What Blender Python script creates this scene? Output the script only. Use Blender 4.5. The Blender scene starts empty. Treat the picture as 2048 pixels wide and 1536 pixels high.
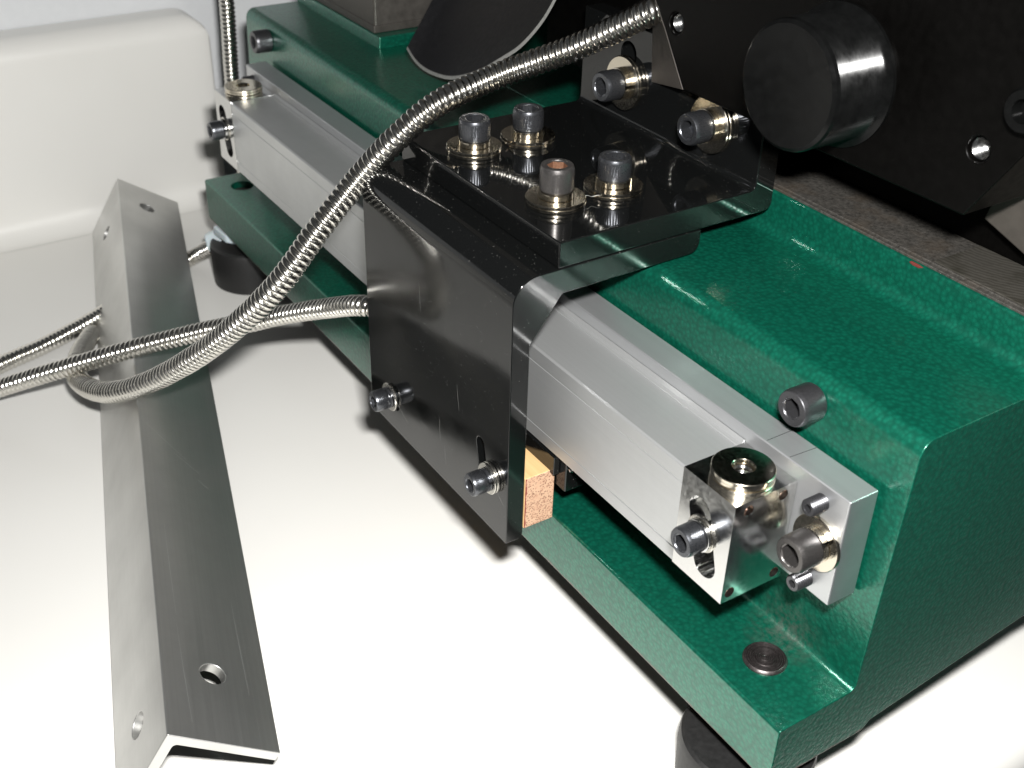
import bpy, bmesh, math, random
from mathutils import Vector, Matrix
random.seed(7)
S = bpy.context.scene
COL = S.collection
ZT = -109.0                       # counter surface, in the millimetre frame used below
def W(x, y, z): return Vector((x, y, z - ZT)) * 0.001

# ---------------------------------------------------------------- camera, world, flash, exposure
CAM = Vector((134.992, -184.574, 168.634))
RX = Vector((0.54233838, 0.83977354, 0.02548491))
RD = Vector((0.46788746, -0.27669648, -0.83935712))
RF = Vector((-0.69781832, 0.46713965, -0.54298263))
FPX = 2379.78
cd = bpy.data.cameras.new('camera'); cam = bpy.data.objects.new('camera', cd); COL.objects.link(cam)
m = Matrix(((RX.x, -RD.x, -RF.x), (RX.y, -RD.y, -RF.y), (RX.z, -RD.z, -RF.z))).to_4x4()
m.translation = W(*CAM); cam.matrix_world = m
cd.sensor_width = 36.0; cd.lens = FPX * 36 / 2048; cd.clip_start = 0.005; cd.clip_end = 50
cd.dof.use_dof = True; cd.dof.focus_distance = 0.335; cd.dof.aperture_fstop = 30
S.camera = cam
w = bpy.data.worlds.new('World'); S.world = w; w.use_nodes = True
bg = w.node_tree.nodes['Background']; bg.inputs[0].default_value = (0.90, 0.95, 1.0, 1); bg.inputs[1].default_value = 0.045
fl = bpy.data.lights.new('camera_flash', 'AREA'); fl.shape = 'RECTANGLE'; fl.size = 0.026; fl.size_y = 0.014
fl.energy = 3.6; fl.color = (1.0, 0.988, 0.965)
flo = bpy.data.objects.new('camera_flash', fl); COL.objects.link(flo)
FLP = CAM + RX * 16 - RD * 38
mm = m.copy(); mm.translation = W(*FLP); flo.matrix_world = mm
S.view_settings.view_transform = 'Standard'; S.view_settings.look = 'None'
S.view_settings.exposure = 0.0; S.view_settings.gamma = 1.0
S.view_settings.use_curve_mapping = False
S.render.engine = 'CYCLES'
S.cycles.max_bounces = 6; S.cycles.diffuse_bounces = 3; S.cycles.glossy_bounces = 4
S.cycles.caustics_reflective = False; S.cycles.blur_glossy = 0.5

# ---------------------------------------------------------------- materials
MATS = {}
class N:
    """small node-tree helper"""
    def __init__(s, name):
        s.m = bpy.data.materials.new(name); s.m.use_nodes = True; s.t = s.m.node_tree
        s.b = s.t.nodes['Principled BSDF']; MATS[name] = s.m
        s.tc = s.t.nodes.new('ShaderNodeTexCoord')
    def n(s, kind, **kw):
        o = s.t.nodes.new('ShaderNode' + kind)
        for k, v in kw.items():
            if k[0] == '_': setattr(o, k[1:], v)
            else:
                o.inputs[k].default_value = v
        return o
    def l(s, a, b): s.t.links.new(a, b)
    def co(s, scale=(1, 1, 1), rot=(0, 0, 0)):
        mp = s.n('Mapping', Scale=scale, Rotation=rot); s.l(s.tc.outputs['Object'], mp.inputs[0]); return mp.outputs[0]
    def noise(s, scale, detail=3, rough=0.5, co=None):
        o = s.n('TexNoise', Scale=scale, Detail=detail, Roughness=rough)
        s.l(co if co is not None else s.tc.outputs['Object'], o.inputs['Vector']); return o.outputs[0]
    def vor(s, scale, feat='F1', co=None):
        o = s.n('TexVoronoi', Scale=scale, _feature=feat)
        s.l(co if co is not None else s.tc.outputs['Object'], o.inputs['Vector']); return o.outputs['Distance']
    def ramp(s, fac, stops):
        o = s.n('ValToRGB'); e = o.color_ramp.elements
        while len(e) < len(stops): e.new(0.5)
        for q, (p, c) in zip(e, stops):
            q.position = p; q.color = c if len(c) == 4 else (*c, 1)
        s.l(fac, o.inputs[0]); return o.outputs[0]
    def mixc(s, fac, a, b):
        o = s.n('Mix', _data_type='RGBA')
        for sock, v in ((o.inputs[0], fac), (o.inputs[6], a), (o.inputs[7], b)):
            if hasattr(v, 'links'): s.l(v, sock)
            elif isinstance(v, (int, float)): sock.default_value = v
            else: sock.default_value = (*v, 1)
        return o.outputs[2]
    def math(s, op, a, b=0.5):
        o = s.n('Math', _operation=op)
        for i, v in enumerate((a, b)):
            if hasattr(v, 'links'): s.l(v, o.inputs[i])
            else: o.inputs[i].default_value = v
        return o.outputs[0]
    def rng(s, v, a, b, c, d):
        o = s.n('MapRange'); s.l(v, o.inputs[0])
        for i, q in enumerate((a, b, c, d)): o.inputs[i + 1].default_value = q
        return o.outputs[0]
    def bump(s, h, dist, strength=1.0, prev=None):
        o = s.n('Bump', Strength=strength, Distance=dist); s.l(h, o.inputs['Height'])
        if prev is not None: s.l(prev, o.inputs['Normal'])
        return o.outputs[0]
    def set(s, **kw):
        names = dict(col='Base Color', metal='Metallic', rough='Roughness', coat='Coat Weight', crough='Coat Roughness',
                     spec='Specular IOR Level', nrm='Normal', cnrm='Coat Normal', aniso='Anisotropic', anrot='Anisotropic Rotation', ior='IOR', sss='Subsurface Weight')
        for k, v in kw.items():
            i = s.b.inputs[names[k]]
            if hasattr(v, 'links'): s.l(v, i)
            elif k == 'col': i.default_value = (*v, 1)
            else: i.default_value = v
        return s

def mat_simple(name, col, metal=0.0, rough=0.5, nscale=900, namt=0.06, bump=0.0, coat=0.0, **kw):
    k = N(name)
    nz = k.noise(nscale, 4, 0.6)
    lo = tuple(c * (1 - namt * 2) for c in col); hi = tuple(min(1, c * (1 + namt * 2)) for c in col)
    k.set(col=k.mixc(nz, lo, hi), metal=metal, rough=k.rng(nz, 0.3, 0.7, max(0.02, rough - 0.05), rough + 0.06), coat=coat, **kw)
    if bump: k.set(nrm=k.bump(nz, bump, 0.6))
    return k

# green hammered machine enamel
k = N('green_enamel')
warp = k.noise(420, 3, 0.6)
c1 = k.n('VectorMath', _operation='MULTIPLY_ADD'); k.l(k.tc.outputs['Object'], c1.inputs[0]); c1.inputs[1].default_value = (1, 1, 1)
wv = k.n('CombineXYZ'); k.l(k.math('MULTIPLY', warp, 0.0010), wv.inputs[0]); k.l(k.math('MULTIPLY', warp, 0.0009), wv.inputs[1]); k.l(wv.outputs[0], c1.inputs[2])
ve = k.vor(760, 'F1', c1.outputs[0])
h = k.math('ADD', k.math('MULTIPLY', ve, -1.0), k.math('MULTIPLY', k.noise(1500, 3, 0.6), 0.35))
big = k.noise(38, 3, 0.6); mot = k.noise(800, 4, 0.65)
cc = k.mixc(k.rng(ve, 0.15, 0.75, 0, 1), (0.0045, 0.172, 0.105), (0.0022, 0.100, 0.061))
cc = k.mixc(k.rng(mot, 0.35, 0.75, 0.0, 0.5), cc, (0.0025, 0.086, 0.053))
cc = k.mixc(k.rng(big, 0.4, 0.8, 0.0, 0.2), cc, (0.004, 0.11, 0.07))
dust = k.rng(k.noise(2600, 2, 0.5), 0.80, 0.84, 0.0, 0.7)
cc = k.mixc(dust, cc, (0.35, 0.42, 0.38))
sx = k.n('SeparateXYZ'); k.l(k.tc.outputs['Object'], sx.inputs[0])
edge = k.rng(k.math('SUBTRACT', sx.outputs[2], k.math('MULTIPLY', k.noise(160, 3, 0.6), 0.0022)), 0.0286, 0.0292, 0.85, 0.0)
cc = k.mixc(edge, cc, (0.10, 0.062, 0.048))
ds = k.n('VectorMath', _operation='DISTANCE'); k.l(k.tc.outputs['Object'], ds.inputs[0]); ds.inputs[1].default_value = (0.171, -0.0312, 0.0508)
worn = k.math('MULTIPLY', k.rng(ds.outputs['Value'], 0.002, 0.013, 0.7, 0.0), k.rng(k.noise(520, 5, 0.75), 0.40, 0.66, 0.0, 1.0))
cc = k.mixc(worn, cc, (0.16, 0.17, 0.15))
nb = k.bump(h, 0.00012, 0.65)
nb2 = k.bump(k.noise(240, 2, 0.5), 0.0002, 0.3, nb)
k.set(col=cc, metal=0.62, rough=0.38, coat=0.85, crough=0.22, nrm=nb2, cnrm=k.bump(h, 0.00006, 0.5))

# brushed bar, satin housing, polished blocks, mill-finish angle
def brushed(name, col, rough, stretch=(4, 900, 900), metal=0.9, amp=0.05, bump=2e-6, blotch=0.0, spots=False, rv=0.02):
    k = N(name)
    st = k.noise(1.0, 4, 0.7, k.co(stretch)); bl = k.noise(45, 4, 0.6)
    c = k.mixc(st, tuple(q * (1 - amp * 2) for q in col), tuple(min(1, q * (1 + amp * 2)) for q in col))
    if blotch: c = k.mixc(k.rng(bl, 0.35, 0.75, 0, blotch), c, tuple(q * 0.45 for q in col))
    if spots: c = k.mixc(k.rng(k.noise(1400, 2, 0.5), 0.79, 0.83, 0, 0.8), c, (0.9, 0.9, 0.88))
    k.set(col=c, metal=metal, rough=k.math('ADD', k.rng(st, 0.3, 0.7, rough - rv, rough + rv), k.rng(bl, 0.3, 0.7, -0.03, 0.03)), nrm=k.bump(st, bump, 0.8)); return k
brushed('sawn_aluminium', (0.60, 0.61, 0.62), 0.42, (6, 700, 700), 0.85, 0.025, 2e-6, 0.12)
brushed('satin_anodised', (0.62, 0.63, 0.63), 0.43, (2, 1100, 1100), 0.80, 0.025, 3e-7, 0.16, True, 0.010)
brushed('milled_end', (0.58, 0.62, 0.63), 0.36, (700, 60, 60), 0.9, 0.07, 8e-6, 0.1)
k = brushed('mill_finish_aluminium', (0.61, 0.61, 0.595), 0.39, (1.2, 1500, 1500), 0.95, 0.05, 8e-7, 0.20, True, 0.03)
sc = k.noise(1.0, 2, 0.6, k.co((25, 420, 420), (0.1, 0.2, 0.35)))
mat_simple('polished_steel', (0.68, 0.68, 0.67), 1.0, 0.16, 700, 0.05, 2e-6)
mat_simple('nickel_washer', (0.72, 0.66, 0.55), 1.0, 0.17, 1200, 0.05, 4e-6)
mat_simple('zinc_washer', (0.62, 0.60, 0.55), 1.0, 0.26, 1200, 0.05, 4e-6)
mat_simple('black_oxide', (0.105, 0.105, 0.112), 0.85, 0.34, 2600, 0.14, 1.2e-5)
mat_simple('worn_oxide', (0.125, 0.118, 0.115), 0.85, 0.33, 2600, 0.18, 1.2e-5)
mat_simple('plated_screw', (0.125, 0.130, 0.142), 0.9, 0.30, 2600, 0.12, 8e-6)
mat_simple('rusty_socket', (0.20, 0.10, 0.06), 0.6, 0.45, 2600, 0.25, 1e-5)
mat_simple('conduit_steel', (0.72, 0.70, 0.65), 1.0, 0.19, 700, 0.05, 2e-6)
k = mat_simple('black_rubber', (0.007, 0.007, 0.0078), 0.0, 0.5, 500, 0.15, 4e-5, spec=0.25)
mat_simple('rubber_edge', (0.20, 0.20, 0.19), 0.0, 0.6, 900, 0.2, 2e-5)
mat_simple('foot_rubber', (0.012, 0.012, 0.012), 0.0, 0.50, 700, 0.2, 3e-5)
mat_simple('hole_brown', (0.10, 0.035, 0.012), 0.6, 0.4, 900, 0.2)
mat_simple('dark_recess', (0.015, 0.012, 0.010), 0.0, 0.7, 900, 0.2)
mat_simple('white_nylon', (0.72, 0.76, 0.78), 0.0, 0.35, 300, 0.03, sss=0.2)
mat_simple('lint', (0.7, 0.7, 0.66), 0.0, 0.8, 300, 0.03)
mat_simple('red_primer', (0.11, 0.018, 0.014), 0.0, 0.6, 900, 0.15)

# gloss black bracket paint: orange peel, dust, scratches
def black_paint(name, r0, r1, peel_amt, scratch, ior):
    k = N(name)
    peel = k.noise(240, 2, 0.5); fine = k.noise(1500, 2, 0.5)
    sp = k.rng(k.noise(2100, 1, 0.4), 0.765, 0.79, 0.0, 0.35)
    scr = k.rng(k.noise(1.0, 1, 0.3, k.co((1900, 1900, 14), (0.22, 0.05, 0))), 0.80, 0.81, 0.0, scratch)
    spk = k.math('MAXIMUM', sp, scr)
    rr = k.rng(k.noise(30, 3, 0.6), 0.35, 0.7, r0, r1)
    k.set(col=k.mixc(spk, (0.0040, 0.0043, 0.0043), (0.30, 0.30, 0.28)), rough=k.math('ADD', rr, k.math('MULTIPLY', spk, 0.5)),
          ior=ior, nrm=k.bump(fine, 1.2e-6, 0.5, k.bump(peel, peel_amt, 0.55)))
black_paint('gloss_black_paint', 0.025, 0.06, 5e-6, 0.0, 1.52)
black_paint('front_black_paint', 0.07, 0.17, 1.8e-5, 0.30, 1.58)

# cast and machined iron
k = N('rough_cast_iron')
nz = k.noise(900, 5, 0.7); b2 = k.noise(90, 3, 0.6)
c = k.mixc(k.rng(nz, 0.3, 0.7, 0, 1), (0.016, 0.015, 0.013), (0.080, 0.074, 0.066))
c = k.mixc(k.rng(b2, 0.5, 0.75, 0, 0.4), c, (0.075, 0.052, 0.032))
k.set(col=c, metal=0.3, rough=0.6, nrm=k.bump(nz, 0.0002, 0.8))
k = N('machined_iron')
mpv = k.n('Mapping', Location=(-0.150, -0.062, 0)); k.l(k.tc.outputs['Object'], mpv.inputs[0])
wv = k.n('TexWave', Scale=210.0, Distortion=3.0, Detail=4.0, _wave_type='RINGS', _rings_direction='Z'); wv.inputs['Detail Scale'].default_value = 2.5
k.l(mpv.outputs[0], wv.inputs[0])
mud = k.noise(70, 4, 0.65)
c = k.mixc(k.math('MULTIPLY', wv.outputs[1], mud), (0.075, 0.07, 0.06), (0.17, 0.16, 0.14))
c = k.mixc(k.rng(mud, 0.45, 0.62, 0, 0.75), c, (0.045, 0.042, 0.032))
k.set(col=c, metal=0.6, rough=0.42, nrm=k.bump(wv.outputs[1], 3e-6, 0.5))
mat_simple('ground_iron', (0.075, 0.066, 0.058), 0.5, 0.45, 200, 0.12, 1e-5)
mat_simple('column_iron', (0.085, 0.078, 0.070), 0.55, 0.42, 260, 0.18, 2e-5)
mat_simple('dark_machine_paint', (0.0013, 0.0012, 0.0011), 0.0, 0.34, 420, 0.25, 1e-5, spec=0.08)
mat_simple('housing_edge', (0.06, 0.052, 0.045), 0.3, 0.5, 500, 0.3, 3e-5)
mat_simple('knob_plastic', (0.0026, 0.0027, 0.0027), 0.0, 0.20, 300, 0.3, 8e-6, spec=0.13)
k = mat_simple('turned_steel', (0.085, 0.075, 0.074), 0.85, 0.36, 1200, 0.25, 2e-5)

# laminate counter and wall
k = N('white_laminate')
nz = k.noise(350, 3, 0.5); bl = k.noise(9, 3, 0.5)
k.set(col=k.mixc(k.rng(bl, 0.3, 0.7, 0, 1), (0.79, 0.78, 0.745), (0.82, 0.812, 0.78)), rough=k.rng(bl, 0.3, 0.7, 0.30, 0.38), spec=0.4, nrm=k.bump(nz, 6e-6, 0.4))
k = N('wall_paint')
nz = k.noise(260, 4, 0.6)
k.set(col=k.mixc(nz, (0.66, 0.675, 0.69), (0.72, 0.735, 0.75)), rough=0.7, nrm=k.bump(nz, 0.0002, 0.5))

# wood
k = N('wood_long_grain')
g = k.noise(1.0, 4, 0.6, k.co((20, 900, 900)))
k.set(col=k.mixc(g, (0.50, 0.29, 0.12), (0.72, 0.50, 0.25)), rough=0.6, nrm=k.bump(g, 2e-5, 0.6))
k = N('wood_end_grain')
v = k.vor(1900, 'F1', k.co((0.35, 0.8, 1.0), (0.7, 0, 0))); g = k.noise(500, 3, 0.6)
c = k.mixc(k.rng(v, 0.22, 0.50, 0, 1), (0.15, 0.07, 0.042), (0.52, 0.34, 0.225))
c = k.mixc(k.rng(g, 0.4, 0.7, 0, 0.5), c, (0.42, 0.22, 0.14))
sy = k.n('SeparateXYZ'); k.l(k.tc.outputs['Object'], sy.inputs[0])
sm_ = k.rng(k.math('ADD', sy.outputs[1], k.math('MULTIPLY', k.noise(420, 3, 0.6), 0.0016)), -0.0046, -0.0043, 1.0, 0.0)
c = k.mixc(sm_, c, (0.16, 0.02, 0.015))
k.set(col=c, rough=0.75, nrm=k.bump(v, 4e-5, 0.7))

# ---------------------------------------------------------------- mesh helpers (millimetres)
def thing(name, label, cat, loc, group=None):
    o = bpy.data.objects.new(name, None); COL.objects.link(o); o.location = W(*loc)
    o.empty_display_size = 0.01; o['label'] = label; o['category'] = cat
    if group: o['group'] = group
    return o
def tag(o, label, cat, group=None):
    o['label'] = label; o['category'] = cat
    if group: o['group'] = group
    return o
def root_of(p):
    while p.parent: p = p.parent
    return p
def finish(me, mat, smooth=32):
    for q in (mat if isinstance(mat, (list, tuple)) else [mat]): me.materials.append(MATS[q])
    for p in me.polygons: p.use_smooth = True
    me.set_sharp_from_angle(angle=math.radians(smooth))
def obj(name, bm, mat, parent=None, bevel=0.0, segs=2, smooth=32, origin=None):
    """world-millimetre bmesh -> one object; part of parent, or top level with its origin at `origin`"""
    bmesh.ops.recalc_face_normals(bm, faces=bm.faces)
    off = root_of(parent).location if parent else W(*(origin or (0, 0, ZT)))
    for v in bm.verts: v.co = W(*v.co) - off
    me = bpy.data.meshes.new(name); bm.to_mesh(me); bm.free()
    finish(me, mat, smooth)
    o = bpy.data.objects.new(name, me); COL.objects.link(o)
    if parent: o.parent = parent
    else: o.location = off
    if bevel:
        b = o.modifiers.new('edge', 'BEVEL'); b.width = bevel * 0.001; b.segments = segs
        b.limit_method = 'ANGLE'; b.angle_limit = math.radians(38); b.harden_normals = True
    return o
def local_mesh(name, bm, mat, smooth=32):
    bmesh.ops.recalc_face_normals(bm, faces=bm.faces)
    for v in bm.verts: v.co *= 0.001
    me = bpy.data.meshes.new(name); bm.to_mesh(me); bm.free(); finish(me, mat, smooth); return me
def place(name, me, loc, direction, parent=None, spin=0.0):
    """shared local mesh (axis +z) put at loc (mm) with its axis along direction"""
    o = bpy.data.objects.new(name, me); COL.objects.link(o)
    q = Vector(direction).normalized().to_track_quat('Z', 'Y').to_matrix().to_4x4() @ Matrix.Rotation(spin, 4, 'Z')
    if parent:
        o.parent = parent
        base = Matrix.Translation(root_of(parent).location)
        # parents are unrotated empties, or placed parts directly under one
        pm = base if parent.parent is None else base @ parent.matrix_basis
        o.matrix_basis = pm.inverted() @ (Matrix.Translation(W(*loc)) @ q)
    else:
        o.matrix_basis = Matrix.Translation(W(*loc)) @ q
    return o
def box(bm, x0, x1, y0, y1, z0, z1):
    vs = [bm.verts.new((x, y, z)) for z in (z0, z1) for y in (y0, y1) for x in (x0, x1)]
    for f in ((0, 2, 3, 1), (4, 5, 7, 6), (0, 1, 5, 4), (2, 6, 7, 3), (0, 4, 6, 2), (1, 3, 7, 5)): bm.faces.new([vs[i] for i in f])
    return vs
def fillet(pts, rad, n=6):
    out = []; L = len(pts)
    for i, p in enumerate(pts):
        r = rad.get(i, 0)
        if not r: out.append(p); continue
        p = Vector(p); a = (Vector(pts[i - 1]) - p); b = (Vector(pts[(i + 1) % L]) - p)
        la, lb = a.length, b.length; a.normalize(); b.normalize()
        ang = a.angle(b); d = min(r / math.tan(ang / 2), la * 0.48, lb * 0.48); r = d * math.tan(ang / 2)
        c = p + (a + b).normalized() * (r / math.sin(ang / 2))
        v0 = p + a * d - c; v1 = p + b * d - c
        t = v0.angle(v1)
        for j in range(n + 1):
            s = j / n
            q = (v0 * math.sin((1 - s) * t) + v1 * math.sin(s * t)) / math.sin(t)
            out.append(tuple(c + q))
    return out
def prism(bm, prof, axis, a, b, steps=1, f=None):
    """extrude a 2-D outline along an axis: x -> (y,z), y -> (x,z), z -> (x,y)"""
    def P(u, v, t):
        return {'x': (t, u, v), 'y': (u, t, v), 'z': (u, v, t)}[axis]
    rings = []
    for s in range(steps + 1):
        t = a + (b - a) * s / steps
        rings.append([bm.verts.new(P(u, v, t)) for u, v in prof])
    n = len(prof)
    for r0, r1 in zip(rings, rings[1:]):
        for i in range(n): bm.faces.new((r0[i], r0[(i + 1) % n], r1[(i + 1) % n], r1[i]))
    bm.faces.new(rings[0]); bm.faces.new(list(reversed(rings[-1])))
def rings(bm, rs, n=48, cap0=True, cap1=True, mats=None):
    """stack of rings; each (radius or function of angle, z)"""
    R = []
    for r, z in rs:
        R.append([bm.verts.new(((r(t) if callable(r) else r) * math.cos(t), (r(t) if callable(r) else r) * math.sin(t), z)) for t in (2 * math.pi * i / n for i in range(n))])
    for j, (a, b) in enumerate(zip(R, R[1:])):
        for i in range(n):
            fc = bm.faces.new((a[i], a[(i + 1) % n], b[(i + 1) % n], b[i]))
            if mats: fc.material_index = mats[j]
    if cap0: bm.faces.new(list(reversed(R[0])))
    if cap1:
        fc = bm.faces.new(R[-1])
        if mats: fc.material_index = mats[-1]
def hexr(af):
    def f(t):
        a = (t + math.pi / 6) % (math.pi / 3) - math.pi / 6
        return af / 2 / math.cos(a)
    return f
def cut(o, cutters):
    """apply boolean subtraction now and drop the cutters"""
    for bm in cutters:
        bmesh.ops.recalc_face_normals(bm, faces=bm.faces)
        off = root_of(o).location if o.parent else o.location
        for v in bm.verts: v.co = W(*v.co) - off
        me = bpy.data.meshes.new('tmp'); bm.to_mesh(me); bm.free()
        c = bpy.data.objects.new('tmp', me); COL.objects.link(c)
        c.location = off
        md = o.modifiers.new('b', 'BOOLEAN'); md.operation = 'DIFFERENCE'; md.solver = 'EXACT'; md.object = c
        # evaluate with only the boolean active
        other = [q for q in o.modifiers if q != md]
        for q in other: q.show_viewport = False
        bpy.context.view_layer.update()
        ev = o.evaluated_get(bpy.context.evaluated_depsgraph_get())
        nm = bpy.data.meshes.new_from_object(ev)
        for q in other: q.show_viewport = True
        o.modifiers.remove(md); old = o.data; nm.name = old.name; o.data = nm; bpy.data.meshes.remove(old)
        bpy.data.objects.remove(c); bpy.data.meshes.remove(me)
        for p in o.data.polygons: p.use_smooth = True
        o.data.set_sharp_from_angle(angle=math.radians(32))
def cyl(x, y, z, r, axis, a, b, n=32):
    bm = bmesh.new()
    pts = [(r * math.cos(2 * math.pi * i / n), r * math.sin(2 * math.pi * i / n)) for i in range(n)]
    base = {'x': (y, z), 'y': (x, z), 'z': (x, y)}[axis]
    prism(bm, [(base[0] + p, base[1] + q) for p, q in pts], axis, a, b); return bm

# ---------------------------------------------------------------- fasteners (shared meshes, axis +z = outward)
CACHE = {}
def cap_screw_mesh(d, h, af, mat, knurl=True, shank=0.0, sockmat=None, n=96):
    key = ('cs', d, h, af, mat, knurl, shank, sockmat)
    if key in CACHE: return CACHE[key]
    r = d / 2; bm = bmesh.new()
    kn = (lambda t: r * (1.0 if (int(round(t / (2 * math.pi) * n)) % 2) else 0.972)) if knurl else r
    rs = []; mt = []
    if shank: rs += [(d * 0.27, -shank), (d * 0.27, 0)]; mt += [0, 0]
    rs += [(r * 0.93, 0), (r * 0.98, 0.35), (kn, 0.5), (kn, h * 0.80), (r * 0.985, h * 0.86), (r * 0.93, h * 0.975), (r * 0.89, h), (af * 0.62, h), (af * 0.585, h - 0.25)]
    mt += [0] * 9
    rs += [(hexr(af), h - 0.35), (hexr(af), h * 0.42), (0.5, h * 0.36)]; mt += [1, 1, 1, 1]
    rings(bm, rs, n, mats=mt)
    CACHE[key] = local_mesh('cap_screw', bm, [mat, sockmat or mat], 28); return CACHE[key]
def washer_mesh(ro, ri, t, mat, n=64):
    key = ('w', ro, ri, t, mat)
    if key in CACHE: return CACHE[key]
    bm = bmesh.new(); e = min(0.18, t * 0.3)
    rs = [(ri, e), (ri + e, 0), (ro - e, 0), (ro, e), (ro, t - e), (ro - e, t), (ri + e, t), (ri, t - e), (ri, e)]
    R = []
    for r, z in rs[:-1]: R.append([bm.verts.new((r * math.cos(2 * math.pi * i / n), r * math.sin(2 * math.pi * i / n), z)) for i in range(n)])
    for a, b in zip(R, R[1:] + R[:1]):
        for i in range(n): bm.faces.new((a[i], a[(i + 1) % n], b[(i + 1) % n], b[i]))
    CACHE[key] = local_mesh('washer', bm, mat, 30); return CACHE[key]
def lock_washer_mesh(ro, ri, t, mat, n=56):
    key = ('lw', ro, ri, t, mat)
    if key in CACHE: return CACHE[key]
    bm = bmesh.new(); R = []; m_ = n - 2
    for i in range(m_ + 1):
        a = 2 * math.pi * i / n; dz = 0.25 * (i / m_ - 0.5); e = 0.15
        R.append([bm.verts.new((r * math.cos(a), r * math.sin(a), z + dz * 0.6)) for r, z in ((ri, e), (ri + e, 0.08), (ro - e, 0.08), (ro, e), (ro, t - e), (ro - e, t - 0.08), (ri + e, t - 0.08), (ri, t - e))])
    for a, b in zip(R, R[1:]):
        for i in range(8): bm.faces.new((a[i], a[(i + 1) % 8], b[(i + 1) % 8], b[i]))
    bm.faces.new(R[0]); bm.faces.new(list(reversed(R[-1])))
    CACHE[key] = local_mesh('lock_washer', bm, mat, 30); return CACHE[key]
def bolted(parent, loc, d, direction, head, wash=None, lock=None, nwash=1, spin=0.0, shank=0.0):
    """washers, lock washer and cap screw stacked at loc along direction; head = (mesh, ...)"""
    dv = Vector(direction).normalized(); p = Vector(loc); t = 0.0
    s = None; stack = []
    if wash:
        for i in range(nwash):
            jit = Vector((random.uniform(-.15, .15), random.uniform(-.15, .15), random.uniform(-.15, .15))); jit -= dv * jit.dot(dv)
            stack.append(('washer', washer_mesh(*wash), p + dv * t + jit)); t += wash[2] + 0.02
    if lock: stack.append(('lock_washer', lock_washer_mesh(*lock), p + dv * t)); t += lock[2]
    s = place('cap_screw', head, p + dv * t, direction, parent, spin)
    for nm, me, q in stack: place(nm, me, q, direction, s, random.uniform(0, 6))
    return s

# ================================================================ THE SETTING
deck = bmesh.new()
prism(deck, fillet([(23, ZT - 26), (23, ZT), (-480, ZT), (-480, ZT - 26)], {0: 12.4, 1: 12.4}, 14), 'y', -650, 520)
o = obj('countertop', deck, 'white_laminate'); o['kind'] = 'structure'
# upstand: cove at its foot, rounded nose along the top, rounded end corner
bm = bmesh.new()
prof = [(-455, ZT + 0.15)]
for i in range(9):
    a = math.pi / 2 * i / 8; prof.append((-455 - 12 * math.sin(a), ZT + 12.15 - 12 * math.cos(a)))
for i in range(9):
    a = math.pi / 2 * i / 8; prof.append((-478 + 11 * math.cos(a), -20 + 11 * math.sin(a)))
prof += [(-489, -9), (-489, ZT + 0.15)]
YE = 23.0; RC = 13.0
ys = [-600, -300, -150, -60, 0, YE - RC]; th = [0.0] * 6
for i in range(1, 9):
    a = math.pi / 2 * i / 8; ys.append(YE - RC + RC * math.sin(a)); th.append(1 - math.cos(a))
rows = []
for y, q in zip(ys, th):
    drop = RC * q                          # the top falls away at the rounded corner
    rows.append([bm.verts.new((u + (-1.5 * q if u > -489 else 0), y, min(v, -9 - drop) if v > -40 else v)) for u, v in prof])
n = len(prof)
for a, b in zip(rows, rows[1:]):
    for i in range(n): bm.faces.new((a[i], a[(i + 1) % n], b[(i + 1) % n], b[i]))
bm.faces.new(rows[0]); bm.faces.new(list(reversed(rows[-1])))
o = obj('backsplash', bm, 'white_laminate', smooth=40); o['kind'] = 'structure'
bm = bmesh.new(); box(bm, -520, -490, -420, 300, ZT - 200, 75)
o = obj('wall', bm, 'wall_paint'); o['kind'] = 'structure'

# ================================================================ MACHINE BASE
XB0, XB1 = -382.7, 6.9
base = thing('machine_bed', 'dark green hammered-enamel cast iron machine base on round black feet', 'machine base', (-188, 40, ZT))
sec = [(-16.8, -79.6), (-16.8, -59.9), (9.4, -59.9), (11.5, 16.9), (57.4, 16.9), (57.4, 17.5), (150, 17.5), (150, -70), (80, -70), (19.6, -77.0), (17.0, -79.6)]
sec = fillet(sec, {1: 0.9, 2: 2.4, 3: 4.4}, 7)
bm = bmesh.new(); prism(bm, sec, 'x', XB0, XB1)
cast = obj('casting', bm, 'green_enamel', base, bevel=0.9, segs=3)
cut(cast, [cyl(-367.5, -3.9, 0, 5.2, 'z', -66, -50)])
bm = bmesh.new(); prism(bm, [(5.1 * math.cos(i * math.pi / 12) - 367.5, 5.1 * math.sin(i * math.pi / 12) - 3.9) for i in range(24)], 'z', -65.9, -62.6)
obj('recessed_bolt', bm, 'dark_recess', base, bevel=0.8)
# near raised pad with fillet at its foot and a bare rim; the far, lower pad
bm = bmesh.new()
pp = fillet([(57.0, 16.6), (57.8, 29.2), (140, 29.2), (140, 16.6)], {1: 0.8}, 4)
prism(bm, pp, 'x', -162, XB1 - 0.2); obj('raised_pad', bm, 'green_enamel', base, bevel=0.6, segs=3)
bm = bmesh.new(); cc_ = [(52.6, 16.7), (52.6, 16.95)] + [(53.0 + 4.15 * math.sin(q), 21.1 - 4.15 * math.cos(q)) for q in (math.pi / 2 * i / 8 for i in range(9))] + [(57.6, 21.1), (57.6, 16.7)]
prism(bm, cc_, 'x', -161.6, XB1 - 0.6); obj('pad_fillet', bm, 'green_enamel', base, smooth=60)
bm = bmesh.new(); box(bm, -161.4, XB1 - 0.8, 58.6, 139, 29.0, 29.9)
obj('pad_rim', bm, 'rough_cast_iron', base, bevel=0.3)
bm = bmesh.new(); box(bm, -161, XB1 - 1.2, 59.9, 138, 29.6, 30.35)
pt = obj('pad_top', bm, 'rough_cast_iron', base, bevel=0.2)
bm = bmesh.new(); box(bm, -36, XB1 - 1.6, 60.6, 137, 30.0, 30.6)
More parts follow.
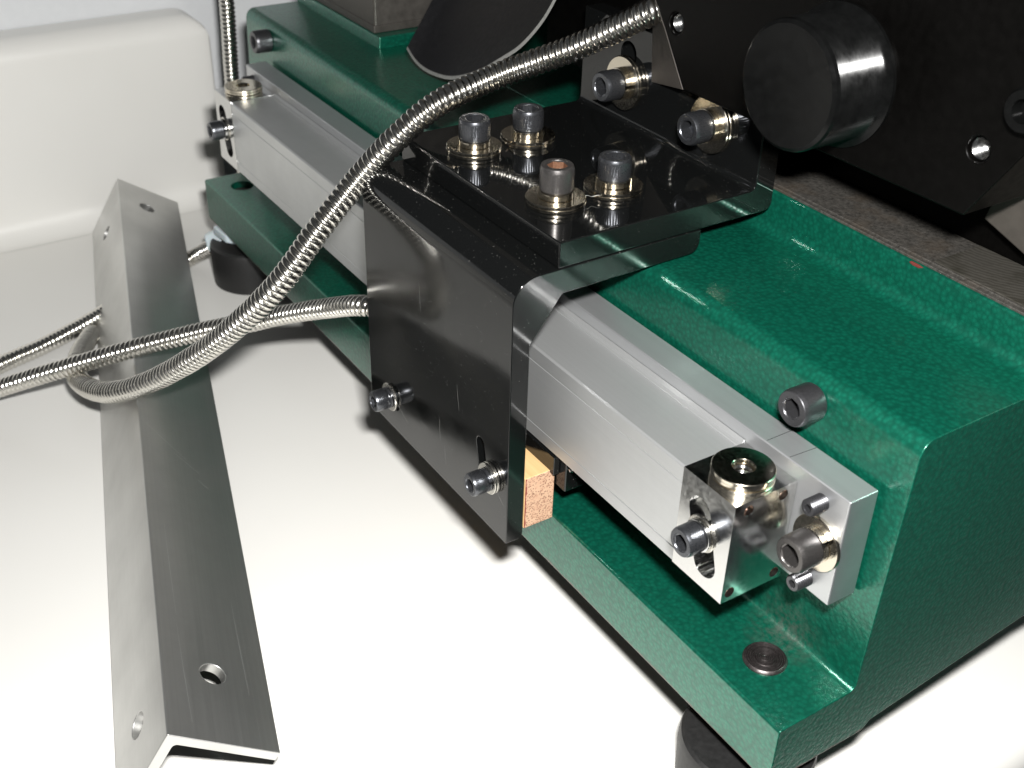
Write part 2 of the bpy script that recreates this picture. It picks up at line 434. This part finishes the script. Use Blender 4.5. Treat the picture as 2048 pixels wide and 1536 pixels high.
obj('machined_way', bm, 'machined_iron', base, bevel=0.15)
bm = bmesh.new(); prism(bm, [(-41.5, 28.6), (-40, 28.2), (-38.0, 28.25), (-36.8, 28.9), (-38.4, 29.05), (-41, 29.05)], 'y', 57.55, 58.4)
obj('red_chip', bm, 'red_primer', base, bevel=0.2)
bm = bmesh.new()
prism(bm, fillet([(36.4, 16.6), (36.9, 21.7), (140, 21.7), (140, 16.6)], {1: 0.7}, 4), 'x', XB0 + 0.4, -301)
obj('raised_pad', bm, 'green_enamel', base, bevel=0.6, segs=3)
# bolt heads in the wall and turned plug in the flange
hs = cap_screw_mesh(9.8, 7.4, 4.6, 'black_oxide', knurl=False, shank=3.0)
place('wall_screw', hs, (-25.6, 11.4, 9.6), (0, -1, 0.02), base, 0.3)
place('wall_screw', hs, (-357.2, 11.4, 9.2), (0, -1, 0.02), base, 0.9)
bm = bmesh.new(); rs = [(5.9, -2), (5.9, 0.3), (5.6, 0.75)]
for i in range(9):
    r = 5.3 - i * 0.55; q = (0.0, -0.12, 0.05, -0.3, -0.25, 0.1, -0.05, 0.02, 0.15)[i]; rs += [(r, 0.95 + q), (r - 0.16, 0.60 + q), (r - 0.36, 0.62 + q), (r - 0.5, 0.95 + q)]
rs = [q for q in rs if q[0] > 0.3] + [(0.2, 1.0)]
rings(bm, rs, 48); place('turned_plug', local_mesh('turned_plug', bm, 'turned_steel', 25), (-13.2, -2.9, -59.9), (0, 0, 1), base)
# feet
bm = bmesh.new(); rings(bm, [(17.6, 0.0), (18.4, 0.7), (18.9, 18.6), (18.5, 20.2), (17.6, 20.9), (7.0, 20.9), (6.8, 24), (5.0, 24), (5.0, 30)], 72)
fm = local_mesh('levelling_foot', bm, 'foot_rubber', 30)
for x in (-13.2, -367.5):
    place('levelling_foot', fm, (x, -3.4, ZT), (0, 0, 1), base)
    place('levelling_foot', fm, (-95 if x > -100 else -300, 112, ZT), (0, 0, 1), base)

# ================================================================ LINEAR SCALE
scale = thing('linear_scale', 'long silver aluminium linear scale bolted along the green wall on a flat bar', 'linear scale', (-180, -4, -36))
bm = bmesh.new(); box(bm, -358.5, 0, 0, 9.4, -32, 0)
bar = obj('backing_bar', bm, ['sawn_aluminium', 'milled_end'], scale, bevel=0.45)
for p in bar.data.polygons:
    if abs(p.normal.x) > 0.9: p.material_index = 1
bm = bmesh.new()
hp = [(-19.8, -34.2), (-19.8, -30.15), (-19.55, -30.0), (-19.8, -29.85), (-19.8, -9.35), (-19.5, -9.2), (-19.8, -9.05), (-19.8, -4.75), (-19.25, -4.2), (-3.1, -4.2), (-2.8, -4.45), (-2.45, -4.2), (-1.2, -4.2), (-0.15, -3.4), (-0.15, -34.2)]
prism(bm, hp, 'x', -326.7, -34.7); obj('housing', bm, 'satin_anodised', scale, bevel=0.12, segs=1)
def end_block(x0, x1, sgn):
    bm = bmesh.new(); box(bm, x0, x1, -20.0, -0.2, -34.3, -4.0)
    b = obj('end_block', bm, 'polished_steel', scale, bevel=0.5, segs=2)
    xc = (x0 + x1) / 2
    # slanted slot through the front face
    a0 = Vector((xc - 2.0, -12.7)); a1 = Vector((xc + 2.0, -26.6)); d = (a1 - a0).normalized(); nrm = Vector((-d.y, d.x)); r = 3.9
    pts = []
    for i in range(13):
        t = math.pi * i / 12; q = a0 - d * (r * math.sin(t)) + nrm * (r * math.cos(t)); pts.append(tuple(q))
    for i in range(13):
        t = math.pi * i / 12; q = a1 + d * (r * math.sin(t)) - nrm * (r * math.cos(t)); pts.append(tuple(q))
    c = bmesh.new(); prism(c, pts, 'y', -30, -11.5)
    cs = [c]
    xe = x1 if sgn > 0 else x0
    for y, z in ((-15.4, -6.8), (-4.4, -6.6), (-17.4, -31.6), (-2.6, -31.8)):
        cs.append(cyl(0, y, z, 1.5, 'x', xe - 6, xe + 6, 20))
    c2 = bmesh.new(); bmesh.ops.create_cone
    cs.append(cyl(xc + 1.2, -10.9, 0, 2.7, 'z', -12, 4, 28))
    cut(b, cs)
    bm = bmesh.new()
    for y, z in ((-15.4, -6.8), (-4.4, -6.6), (-17.4, -31.6), (-2.6, -31.8)):
        prism(bm, [(y + 1.45 * math.cos(i * math.pi / 8), z + 1.45 * math.sin(i * math.pi / 8)) for i in range(16)], 'x', xe - sgn * 5.5, xe - sgn * 1.6)
        q = obj('hole_plug', bm, 'hole_brown', b); bm = bmesh.new()
    bm.free()
    # stack of washers round the threaded hole on top
    for i in range(3):
        place('washer', washer_mesh(7.8, 2.75, 1.15, 'nickel_washer'), (xc + 1.2 + (0.25, -0.2, 0.1)[i], -10.9 + (-.1, .25, 0)[i], -4.0 + 1.17 * i), (0, 0, 1), b, i)
    # threaded insert
    bm = bmesh.new(); rs = []
    for i in range(9): rs += [(2.7, -8.0 + i), (2.35, -7.5 + i)]
    rings(bm, rs, 28, cap1=False); place('threaded_insert', local_mesh('threaded_insert', bm, 'polished_steel', 20), (xc + 1.2, -10.9, -2.4), (0, 0, 1), b)
    # clamp screw in the slot
    bolted(scale, (xc - 0.2, -19.6, -18.6), 0, (0, -1, 0), cap_screw_mesh(8.0, 5.2, 4.0, 'plated_screw', False, 8.0), (5.0, 2.4, 0.9, 'zinc_washer'), (4.3, 2.6, 1.2, 'polished_steel'), 1, 0.2)
    return b
end_block(-34.6, -16.0, 1)
end_block(-345.3, -326.8, -1)
hb = cap_screw_mesh(9.6, 6.6, 5.0, 'worn_oxide', False, 4.0)
for x in (-6.6, -352.0):
    bolted(scale, (x, -0.05, -16.3), 0, (0, -1, 0), hb, (7.4, 3.2, 1.1, 'nickel_washer'), (4.7, 3.1, 1.8, 'zinc_washer'), 1, 0.5)
    bm = bmesh.new(); rs = []
    for i in range(8): rs += [(2.05, i * 0.62), (2.25, i * 0.62 + 0.31)]
    rs += [(1.9, 5.1), (1.15, 5.1), (hexr(1.9), 5.0), (hexr(1.9), 3.4), (0.2, 3.3)]
    if 'set' not in CACHE:
        rings(bm, rs, 40); CACHE['set'] = local_mesh('set_screw', bm, 'black_oxide', 25)
    sm = CACHE['set']
    for z in (-4.9, -28.4): place('set_screw', sm, (x - 1.3 if x > -100 else x + 1.3, 0.2, z), (0, -1, 0), scale, 0.4)
# pencilled lines on the bar top
for x0, a in ((-28.5, 0.0), (-20.5, 0.5)):
    bm = bmesh.new(); prism(bm, [(x0, 0.6), (x0 + 0.18, 0.6), (x0 + 0.18 + a, 9.0), (x0 + a, 9.0)], 'z', -0.05, 0.012)
    obj('pencil_mark', bm, 'black_oxide', scale)
# reader head hanging below the housing, with two tiny screws on its end
rd = thing('reader_head', 'dark glossy reader head tucked under the aluminium scale behind the black plate', 'reader head', (-130, -10, -46))
bm = bmesh.new(); box(bm, -178, -84.5, -18.0, -4, -46.5, -35.2); obj('body', bm, 'gloss_black_paint', rd, bevel=0.5)
bm = bmesh.new(); box(bm, -174, -87.5, -20.2, -18.05, -41.5, -34.9); obj('cover_plate', bm, 'gloss_black_paint', rd, bevel=0.3)
tiny = cap_screw_mesh(1.9, 1.0, 0.9, 'polished_steel', False)
place('tiny_screw', tiny, (-84.5, -16.4, -38.2), (1, 0, 0), rd); place('tiny_screw', tiny, (-84.5, -6.5, -38.2), (1, 0, 0), rd)
bm = bmesh.new(); rings(bm, [(4.6, 0), (4.8, 0.6), (4.8, 7), (4.2, 8)], 32); place('cable_gland', local_mesh('cable_gland', bm, 'polished_steel'), (-177.9, -12, -41.0), (-1, 0, 0), rd)
# wood packing block
wb = tag(None or obj('wood_block', (lambda b: (box(b, -174, -89.3, -28.7, -18.3, -59.0, -40.6), b)[1])(bmesh.new()), ['wood_long_grain', 'wood_end_grain'], None, bevel=0.35, origin=(-130, -23, -59)),
         'small tan wood block with pink end grain wedged behind the black front plate', 'wood block')
for p in wb.data.polygons:
    if abs(p.normal.x) > 0.8: p.material_index = 1

# ================================================================ BLACK BRACKETS
X0, X1 = -175.6, -89.6
lb = thing('front_bracket', 'glossy black bent angle bracket whose tall front plate hangs before the scale', 'bracket', (-132, -5, -62.5))
pr = fillet([(-34.7, -62.5), (-34.7, 25.0), (28.2, 25.0), (28.2, 18.0), (-18.8, 17.4), (-28.7, 4.4), (-28.8, -62.5)], {1: 8.0, 3: 4.0, 4: 1.2, 5: 2.5, 6: 2.0}, 8)
bm = bmesh.new(); prism(bm, pr, 'x', X0, X1); fb = obj('bent_plate', bm, 'front_black_paint', lb, bevel=0.35, segs=3)
def slot(x, z, dz, r, y0, y1, slant=0.0):
    pts = [(x + r * math.cos(t), z + dz + r * math.sin(t)) for t in (math.pi * i / 10 for i in range(11))] + [(x + slant + r * math.cos(t), z - dz + r * math.sin(t)) for t in (math.pi + math.pi * i / 10 for i in range(11))]
    c = bmesh.new(); prism(c, pts, 'y', y0, y1); return c
cut(fb, [slot(-157.6, -49.4, 2.4, 2.2, -40, -20), slot(-104.6, -38.8, 3.6, 2.2, -40, -20, 1.5)])
sh = cap_screw_mesh(7.2, 4.5, 3.6, 'plated_screw', False, 8.0)
bolted(lb, (-160.9, -34.75, -50.6), 0, (0, -1, 0), sh, (4.9, 2.2, 0.9, 'zinc_washer'), (3.6, 2.2, 1.3, 'plated_screw'), 1, 0.7)
bolted(lb, (-97.9, -34.75, -43.0), 0, (0, -1, 0), sh, (4.9, 2.2, 0.9, 'zinc_washer'), (3.6, 2.2, 1.3, 'plated_screw'), 2, 0.1)
ub = thing('saddle_bracket', 'glossy black thick angle bracket lying over the front bracket and rising to the dark saddle', 'bracket', (-132, 17, 25.2))
pr = fillet([(-20.7, 25.2), (-20.7, 32.8), (47.0, 32.8), (47.0, 64.0), (54.5, 64.0), (54.5, 25.2)], {2: 2.0, 5: 2.5}, 5)
bm = bmesh.new(); prism(bm, pr, 'x', X0 + 0.3, X1); up_ = obj('angle_plate', bm, 'gloss_black_paint', ub, bevel=0.4, segs=3)
cut(up_, [slot(-151.4, 50.5, 4.5, 3.6, 40, 60), slot(-110.0, 50.5, 4.5, 3.6, 40, 60)])
W9 = (8.4, 3.3, 1.05, 'nickel_washer'); L9 = (5.0, 3.2, 1.9, 'nickel_washer')
knurled = cap_screw_mesh(9.5, 6.3, 5.0, 'plated_screw', True, 0.0)
smoothh = cap_screw_mesh(9.6, 7.2, 5.0, 'worn_oxide', False, 0.0, 'rusty_socket')
for (x, y, hm, s) in ((-154.0, -7.3, knurled, 0.2), (-153.4, 11.5, knurled, 0.6), (-110.8, -7.4, smoothh, 0.35), (-109.8, 11.6, knurled, 0.0)):
    bolted(ub, (x, y, 32.82), 0, (0, 0, 1), hm, W9, L9, 2, s)
for x, s in ((-151.2, 0.1), (-109.6, 0.8)):
    bolted(ub, (x, 46.98, 46.0), 0, (0, -1, 0), knurled, W9, L9, 2, s)

# ================================================================ SADDLE HOUSING, KNOB, COLUMN FOOT, WAY COVER
hs_ = thing('machine_saddle', 'near-black machine saddle overhanging the base with a round knob on its front', 'machine saddle', (-70, 80, 31))
bm = bmesh.new()
face = [(-116.9, 55.0), (-17.3, 55.6), (-6.2, 74.3), (30, 130), (30, 330), (-150, 330), (-150, 98), (-132.7, 76.7), (-127.1, 69.6)]  # outline carried up past the view so the black bracket mirrors dark
prism(bm, face, 'y', 40, 125); apron = obj('apron', bm, 'dark_machine_paint', hs_, bevel=0.5)
cut(apron, [cyl(-17.5, 0, 71.6, 3.0, 'y', 30, 53), cyl(-122.6, 0, 72.6, 3.0, 'y', 30, 53)])
bm = bmesh.new()
a = [(-117.2, 40.3, 54.8), (-127.4, 40.3, 69.4), (-150.3, 40.3, 98.0)]; b = [(-139.5, 47.0, 49.4), (-142.0, 47.0, 73.6), (-160, 47.0, 104)]
va = [bm.verts.new(p) for p in a]; vb = [bm.verts.new(p) for p in b]; vc = [bm.verts.new((p[0], 120, p[2])) for p in b]; vd = [bm.verts.new((p[0] + 2, 120, p[2])) for p in a]
L = [va, vb, vc, vd]
for i in range(4):
    r0, r1 = L[i], L[(i + 1) % 4]
    for j in range(2): bm.faces.new((r0[j], r0[j + 1], r1[j + 1], r1[j]))
bm.faces.new([r[0] for r in L]); bm.faces.new([r[2] for r in reversed(L)])
obj('left_cheek', bm, 'housing_edge', hs_, bevel=0.3)
bm = bmesh.new(); box(bm, -205, 4, 78, 130, 30.7, 54.9); obj('slide', bm, 'dark_machine_paint', hs_, bevel=0.6)
bm = bmesh.new(); box(bm, -215, -140, 60, 260, 36, 330); obj('rear_cover', bm, 'dark_machine_paint', hs_, bevel=0.6)  # unseen upper and rear bulk added to darken what the bracket reflects
bm = bmesh.new(); prism(bm, [(-31.5, 42.2), (-30.5, 46.5), (-16, 66), (40, 66), (40, 36.5), (-14, 36.5)], 'y', 70, 77.9); obj('gib', bm, 'ground_iron', hs_, bevel=0.6)
# knob
bm = bmesh.new(); rs = [(17.6, 0), (17.6, 1.0), (16.4, 1.6)]
for i in range(16): rs += [(15.9, 2.0 + i * 0.9), (15.46, 2.45 + i * 0.9)]
rs += [(15.9, 16.4), (15.6, 17.3), (14.7, 17.9), (13.4, 17.7), (9, 16.9), (4, 16.5), (0.4, 16.4)]
rings(bm, rs, 80)
place('knob', local_mesh('knob', bm, 'knob_plastic', 24), (-60.4, 40, 75.9), (0, -1, 0), hs_)
bm = bmesh.new(); rings(bm, [(5, 0), (5, 4), (4.4, 5), (2.6, 5), (2.4, 2)], 40); place('boss', local_mesh('boss', bm, 'knob_plastic', 30), (-6.1 , 40, 84.8), (0, -1, 0), hs_)
bm = bmesh.new(); rs = []
for i in range(12): rs += [(2.9, i * 0.9), (2.45, i * 0.9 + 0.45)]
rings(bm, rs, 32, cap1=False); tm = local_mesh('threaded_hole', bm, 'polished_steel', 20)
place('threaded_hole', tm, (-17.5, 51.5, 71.6), (0, -1, 0), hs_); place('threaded_hole', tm, (-122.6, 51.5, 72.6), (0, -1, 0), hs_)
col = thing('column_foot', 'dark grey cast iron column foot standing on the far end of the green base', 'column', (-345, 80, 21.7))
bm = bmesh.new(); prism(bm, fillet([(-380, 37.6), (-306.7, 37.6), (-306.7, 260), (-380, 260)], {1: 1.2}, 4), 'z', 21.75, 420); obj('foot_casting', bm, 'column_iron', col, bevel=0.5)  # enlarged out of view to keep the wall out of the bracket's reflection
bm = bmesh.new(); box(bm, -379, -306.2, 37.1, 139, 21.74, 25.0); obj('foot_lip', bm, 'column_iron', col, bevel=0.5)
# rubber way cover: a drooping sheet, its cut front edge paler
crv = [(-273.0, 25.2), (-266.7, 21.9), (-258.1, 20.6), (-246.6, 21.5), (-237.3, 23.6), (-226.5, 27.7), (-216.3, 32.7), (-204.1, 40.1), (-192.8, 47.5), (-181.6, 57.8), (-173.9, 67.6), (-168, 78), (-165, 95)]
def smooth_poly(P, n):
    P = [Vector(p) for p in P]; out = []
    for i in range(len(P) - 1):
        p0 = P[max(i - 1, 0)]; p1 = P[i]; p2 = P[i + 1]; p3 = P[min(i + 2, len(P) - 1)]
        for j in range(n):
            t = j / n
            out.append(0.5 * ((2 * p1) + (p2 - p0) * t + (2 * p0 - 5 * p1 + 4 * p2 - p3) * t * t + (3 * p1 - p0 - 3 * p2 + p3) * t ** 3))
    out.append(P[-1]); return out
wc = thing('way_cover', 'black rubber way cover sheet drooping in a curve above the green ledge', 'way cover', (-230, 48, 20))
cv = smooth_poly([(x, 0, z) for x, z in crv], 4)
bm = bmesh.new(); R0 = []
TH = 1.1
for k_ in range(9):
    s = k_ / 8; row = []
    for i, p in enumerate(cv):
        row.append(Vector((p.x - 21 * s, 34.4 + 48 * s, p.z + 45 * s + 1.5 * math.sin(3.0 * s + i * 0.12) * s)))
    R0.append(row)
def sheet(bm, R0, th):
    A = []; B = []
    for row in R0:
        a = []; b = []
        for i, p in enumerate(row):
            q0 = row[max(i - 1, 0)]; q1 = row[min(i + 1, len(row) - 1)]; t = (q1 - q0).normalized(); nn = Vector((-t.z, 0, t.x))
            a.append(bm.verts.new(p)); b.append(bm.verts.new(p + nn * th))
        A.append(a); B.append(b)
    for g, flip in ((A, 0), (B, 1)):
        for r0, r1 in zip(g, g[1:]):
            for i in range(len(r0) - 1): bm.faces.new((r0[i], r0[i + 1], r1[i + 1], r1[i]))
    for i in range(len(A[0]) - 1):
        bm.faces.new((A[0][i], A[0][i + 1], B[0][i + 1], B[0][i])); bm.faces.new((A[-1][i], A[-1][i + 1], B[-1][i + 1], B[-1][i]))
    for j in range(len(A) - 1):
        bm.faces.new((A[j][0], A[j + 1][0], B[j + 1][0], B[j][0])); bm.faces.new((A[j][-1], A[j + 1][-1], B[j + 1][-1], B[j][-1]))
sheet(bm, R0, TH); obj('rubber_sheet', bm, 'black_rubber', wc, smooth=40)
bm = bmesh.new()
sheet(bm, [[Vector((p.x + 0.6, 33.9, p.z - 0.02)) for p in cv], [Vector((p.x, 34.38, p.z - 0.02)) for p in cv]], TH + 0.05); obj('cut_edge', bm, 'rubber_edge', wc, smooth=40)

# ================================================================ ALUMINIUM ANGLE ON THE COUNTER
ang_o = thing('aluminium_angle', 'length of drilled bare aluminium angle lying ridge-up on the white counter', 'aluminium angle', (-280, -80, ZT))
# cross-section solved from the photo (scale 0.96 about the camera so that its left edge meets the counter)
def sc96(p): return CAM + (Vector(p) - CAM) * 0.96
Rn = sc96((-89.3, -110.2, -109)); Rf = sc96((-466.5, -5.9, -109)); dv = (Rn - Rf).normalized(); nv = Vector((-dv.y, dv.x, 0)); up3 = Vector((0, 0, 1))
k96 = 0.96; ap = (-29.4 * k96, 17.3 * k96); leg = 34.0 * k96; T = 3.1
u1 = Vector((29.4, -17.3)).normalized(); u2 = Vector((-17.3, -29.4)).normalized(); A2 = Vector(ap)
lz = (A2 + u2 * leg).y
sec = [A2 + u2 * leg, A2, A2 + u1 * leg, A2 + u1 * leg + u2 * T, A2 + u1 * T + u2 * T, A2 + u2 * leg + u1 * T]
sec = fillet([tuple(q) for q in sec], {1: 0.5, 4: 1.2}, 3)
Ld = (Rn - Rf).length
lift = ZT + 0.05 - (Rf.z + min(q[1] for q in sec))
bm = bmesh.new(); r0 = []; r1 = []
for q in sec:
    r0.append(bm.verts.new(Rf + nv * q[0] + up3 * (q[1] + lift))); r1.append(bm.verts.new(Rn + nv * q[0] + up3 * (q[1] + lift)))
n = len(sec)
for i in range(n): bm.faces.new((r0[i], r0[(i + 1) % n], r1[(i + 1) % n], r1[i]))
bm.faces.new(r0); bm.faces.new(list(reversed(r1)))
# build it in a frame whose x runs along the bar, so that the drawn grain follows it
ang = obj('angle_bar', bm, 'mill_finish_aluminium', ang_o, bevel=0.25, segs=2)
def hole(t, which, w, r):
    """round hole at distance t from the far end, w from the ridge, on leg 1 (right) or 2 (left)"""
    u, o_ = (u1, u2) if which == 1 else (u2, u1)
    c2 = A2 + u * w
    c = Rf + dv * t + nv * c2.x + up3 * (c2.y + lift)
    ax = nv * o_.x + up3 * o_.y; e1 = dv; e2 = ax.cross(e1)
    bm = bmesh.new(); a = []; b = []
    for i in range(32):
        q = 2 * math.pi * i / 32; d = e1 * (r * math.cos(q)) + e2 * (r * math.sin(q))
        a.append(bm.verts.new(c + d - ax * 6)); b.append(bm.verts.new(c + d + ax * 9))
    for i in range(32): bm.faces.new((a[i], a[(i + 1) % 32], b[(i + 1) % 32], b[i]))
    bm.faces.new(a); bm.faces.new(list(reversed(b))); return bm
HOLES = [(Ld - 26, 1, 15.5, 3.9), (Ld - 19, 2, 17.0, 3.9), (24, 1, 14.5, 3.9), (33, 2, 17.0, 3.9)]
cut(ang, [hole(*q) for q in HOLES])
# turn the mesh frame: local x along the bar
q = Matrix(((dv.x, nv.x, 0), (dv.y, nv.y, 0), (0, 0, 1))).to_4x4()
ang.data.transform(q.inverted()); ang.matrix_basis = q

def scratch_strip(bm, a, b, side, nrm, wd=0.06):
    a, b = Vector(a), Vector(b); q = [a, a.lerp(b, 0.5) + side * wd * 1.5, b]
    for p0, p1 in zip(q, q[1:]):
        vs = [bm.verts.new(p + side * sgn * wd * (0.35 if p in (a, b) else 1) + nrm * h) for h in (-0.05, 0.012) for p, sgn in ((p0, -1), (p0, 1), (p1, 1), (p1, -1))]
        for f in ((3, 2, 1, 0), (4, 5, 6, 7), (0, 1, 5, 4), (1, 2, 6, 5), (2, 3, 7, 6), (3, 0, 4, 7)): bm.faces.new([vs[i] for i in f])
mat_simple('scratch_bright', (0.75, 0.76, 0.74), 0.9, 0.45, 900, 0.1)
mat_simple('scratch_grey', (0.22, 0.22, 0.21), 0.2, 0.5, 900, 0.1)
n1 = nv * (-u2.x) + up3 * (-u2.y); s1 = (nv * u1.x + up3 * u1.y)
def on1(t, w): c2 = A2 + u1 * w; return Rf + dv * t + nv * c2.x + up3 * (c2.y + lift)
for t0, w0, t1, w1 in ((Ld - 92, 5.5, Ld - 48, 6.2), (Ld - 44, 6.0, Ld - 6, 7.5), (Ld - 150, 2.0, Ld - 132, 17.0), (Ld - 135, 12.0, Ld - 126, 21.0), (Ld - 122, 20.0, Ld - 118, 23.5), (Ld - 210, 8.0, Ld - 196, 11.0), (Ld - 60, 25.0, Ld - 20, 26.0)):
    bm = bmesh.new(); a_ = on1(t0, w0); b_ = on1(t1, w1); sd_ = (b_ - a_).normalized().cross(n1); scratch_strip(bm, a_, b_, sd_, n1, 0.07); obj('scratch', bm, 'scratch_bright', ang_o)
for x0, z0, x1, z1 in ((-157.5, -50.5, -149.5, -54.6), (-128.5, -40.0, -128.2, -48.5), (-125.5, -49.0, -124.6, -55.5), (-95.0, -46.6, -91.2, -49.4), (-118.0, -22.0, -116.8, -30.5), (-140.0, 2.0, -139.4, -8.0)):
    bm = bmesh.new(); a_ = Vector((x0, -34.7, z0)); b_ = Vector((x1, -34.7, z1)); scratch_strip(bm, a_, b_, (b_ - a_).normalized().cross(Vector((0, -1, 0))), Vector((0, -1, 0)), 0.05); obj('scratch', bm, 'scratch_grey', lb)

# ================================================================ ARMOURED CABLES
def at(px, py, dep): return CAM + (RX * ((px - 1024) / FPX) + RD * ((py - 768) / FPX) + RF) * dep
def conduit(name, pts, label, D=7.3, pitch=2.1, nr=20, ns=10, origin=None):
    P = smooth_poly(pts, 24)
    # arc-length resample
    Ls = [0.0]
    for a, b in zip(P, P[1:]): Ls.append(Ls[-1] + (b - a).length)
    tot = Ls[-1]; step = pitch / ns; m_ = int(tot / step); out = []; j = 0
    for i in range(m_ + 1):
        s = i * step
        while j < len(Ls) - 2 and Ls[j + 1] < s: j += 1
        t = (s - Ls[j]) / max(1e-9, Ls[j + 1] - Ls[j]); out.append(P[j].lerp(P[j + 1], t))
    bm = bmesh.new(); prev = None; up = None; wob = [random.uniform(-0.07, 0.07) for _ in range(m_ // ns + 3)]
    for i, p in enumerate(out):
        a = out[max(i - 2, 0)]; b = out[min(i + 2, len(out) - 1)]; t = (b - a).normalized()
        if up is None: up = t.orthogonal().normalized()
        up = (up - t * up.dot(t)).normalized(); sd = t.cross(up)
        ring = []
        for q in range(nr):
            th = 2 * math.pi * q / nr
            tt = i / ns + q / nr; ph = tt % 1.0; wb_ = wob[min(int(tt), len(wob) - 1)]
            # rounded crown with a narrow groove
            r = D / 2 + wb_ * (1 - abs(2 * ph - 1)) - 0.55 * abs(2 * ph - 1) ** 2.2 - 0.55 * (abs(2 * ph - 1) ** 9)
            ring.append(bm.verts.new(p + (up * math.cos(th) + sd * math.sin(th)) * r))
        if prev:
            for q in range(nr): bm.faces.new((prev[q], prev[(q + 1) % nr], ring[(q + 1) % nr], ring[q]))
        else: bm.faces.new(list(reversed(ring)))
        prev = ring
    bm.faces.new(prev)
    o = obj(name, bm, 'conduit_steel', None, smooth=180, origin=origin or tuple(pts[0])); return tag(o, label, 'cable', 'armoured cables of the linear scales')
c1 = [(1335, 8, 350), (1300, 25, 348), (1150, 95, 362), (1000, 150, 369), (880, 205, 362), (800, 270, 362), (720, 355, 369), (640, 455, 369), (560, 565, 374), (480, 645, 386), (400, 708, 402), (300, 764, 424), (220, 785, 443), (168, 770, 463), (151, 740, 486), (162, 703, 509)]
p1 = [at(*q) for q in c1] + [at(178, 676, 526), at(184, 668, 533)]
conduit('armoured_cable', p1, 'bright armoured cable arching from the dark saddle over the black bracket and looping down left', 8.3, 2.15)
c2 = [(735, 612, 408), (650, 617, 425), (560, 631, 440), (500, 645, 447), (400, 664, 455), (250, 702, 461), (100, 745, 468), (0, 776, 474), (-120, 815, 480)]
p2 = [Vector((-177, -12, -41)), Vector((-186, -15.5, -38.5))] + [at(*q) for q in c2]
conduit('armoured_cable', p2, 'armoured cable running left from behind the black front plate over the aluminium angle', 7.5)
def tb(px, py, z): return at(px, py, (z - CAM.z) / (RX.z * (px - 1024) / FPX + RD.z * (py - 768) / FPX + RF.z))
p3 = [tb(-120, 790, ZT + 3.7), tb(0, 730, ZT + 3.7), tb(90, 690, ZT + 3.7), tb(180, 642, ZT + 3.7), tb(280, 582, ZT + 3.7), tb(378, 519, ZT + 4.5), tb(440, 484, -92), tb(480, 462, -88), Vector((-360, 30, -90)), Vector((-350, 60, -95))]
conduit('armoured_cable', p3, 'armoured cable lying on the counter under the aluminium angle towards the far foot', 7.6)
p4 = [Vector((-421, 17.2, 150)), Vector((-421, 17.1, 60)), Vector((-421, 17.0, 11)), Vector((-421, 15.6, -30)), Vector((-420, 16, -70)), Vector((-416, 22, -98)), Vector((-405, 34, ZT + 3.8)), Vector((-380, 60, ZT + 3.8))]
conduit('armoured_cable', p4, 'armoured cable hanging straight down behind the far end of the scale', 7.5)
# white nylon clip round the cable under the flange
cl = thing('cable_clip', 'white nylon clip holding the cable under the far end of the green flange', 'cable clip', (-368, -16, -92))
cp = tb(441, 484, -92); ct = (tb(480, 462, -88) - tb(378, 519, ZT + 4.5)).normalized()
bm = bmesh.new()
jag = lambda r0: (lambda t: r0 + 0.9 * abs(math.sin(2.5 * t + 0.6)))
rings(bm, [(3.9, -4.6), (jag(5.6), -4.6), (jag(6.3), -3.8), (jag(5.9), 0), (jag(6.4), 3.8), (jag(5.7), 4.6), (3.9, 4.6)], 40)
place('clip_ring', local_mesh('clip_ring', bm, 'white_nylon', 40), cp, ct, cl)
bm = bmesh.new(); prism(bm, fillet([(-376, -18.5), (-362, -17), (-352, -8), (-358, -2), (-376, -6)], {i: 2.5 for i in range(5)}, 4), 'z', -84.5, -80.4)
obj('clip_tab', bm, 'white_nylon', cl, bevel=0.8)
# lint fibre caught between two washers of the top bracket
bm = bmesh.new()
fp = smooth_poly([(-107.9, -1.5, 34.2), (-106.6, 0.2, 34.9), (-106.4, 1.6, 34.3), (-105.4, 3.2, 34.8), (-105.8, 4.6, 34.2)], 6); prev = None
for i, p in enumerate(fp):
    r = [bm.verts.new(p + Vector((0.10 * math.cos(q * 2.1), 0.10 * math.sin(q * 2.1), 0.1 * math.cos(q * 2.1 + 1)))) for q in range(3)]
    if prev:
        for q in range(3): bm.faces.new((prev[q], prev[(q + 1) % 3], r[(q + 1) % 3], r[q]))
    prev = r
tag(obj('lint_fibre', bm, 'lint', None, origin=(-106.5, 1.5, 34)), 'tiny white lint fibre caught between two washers on the black plate', 'lint')
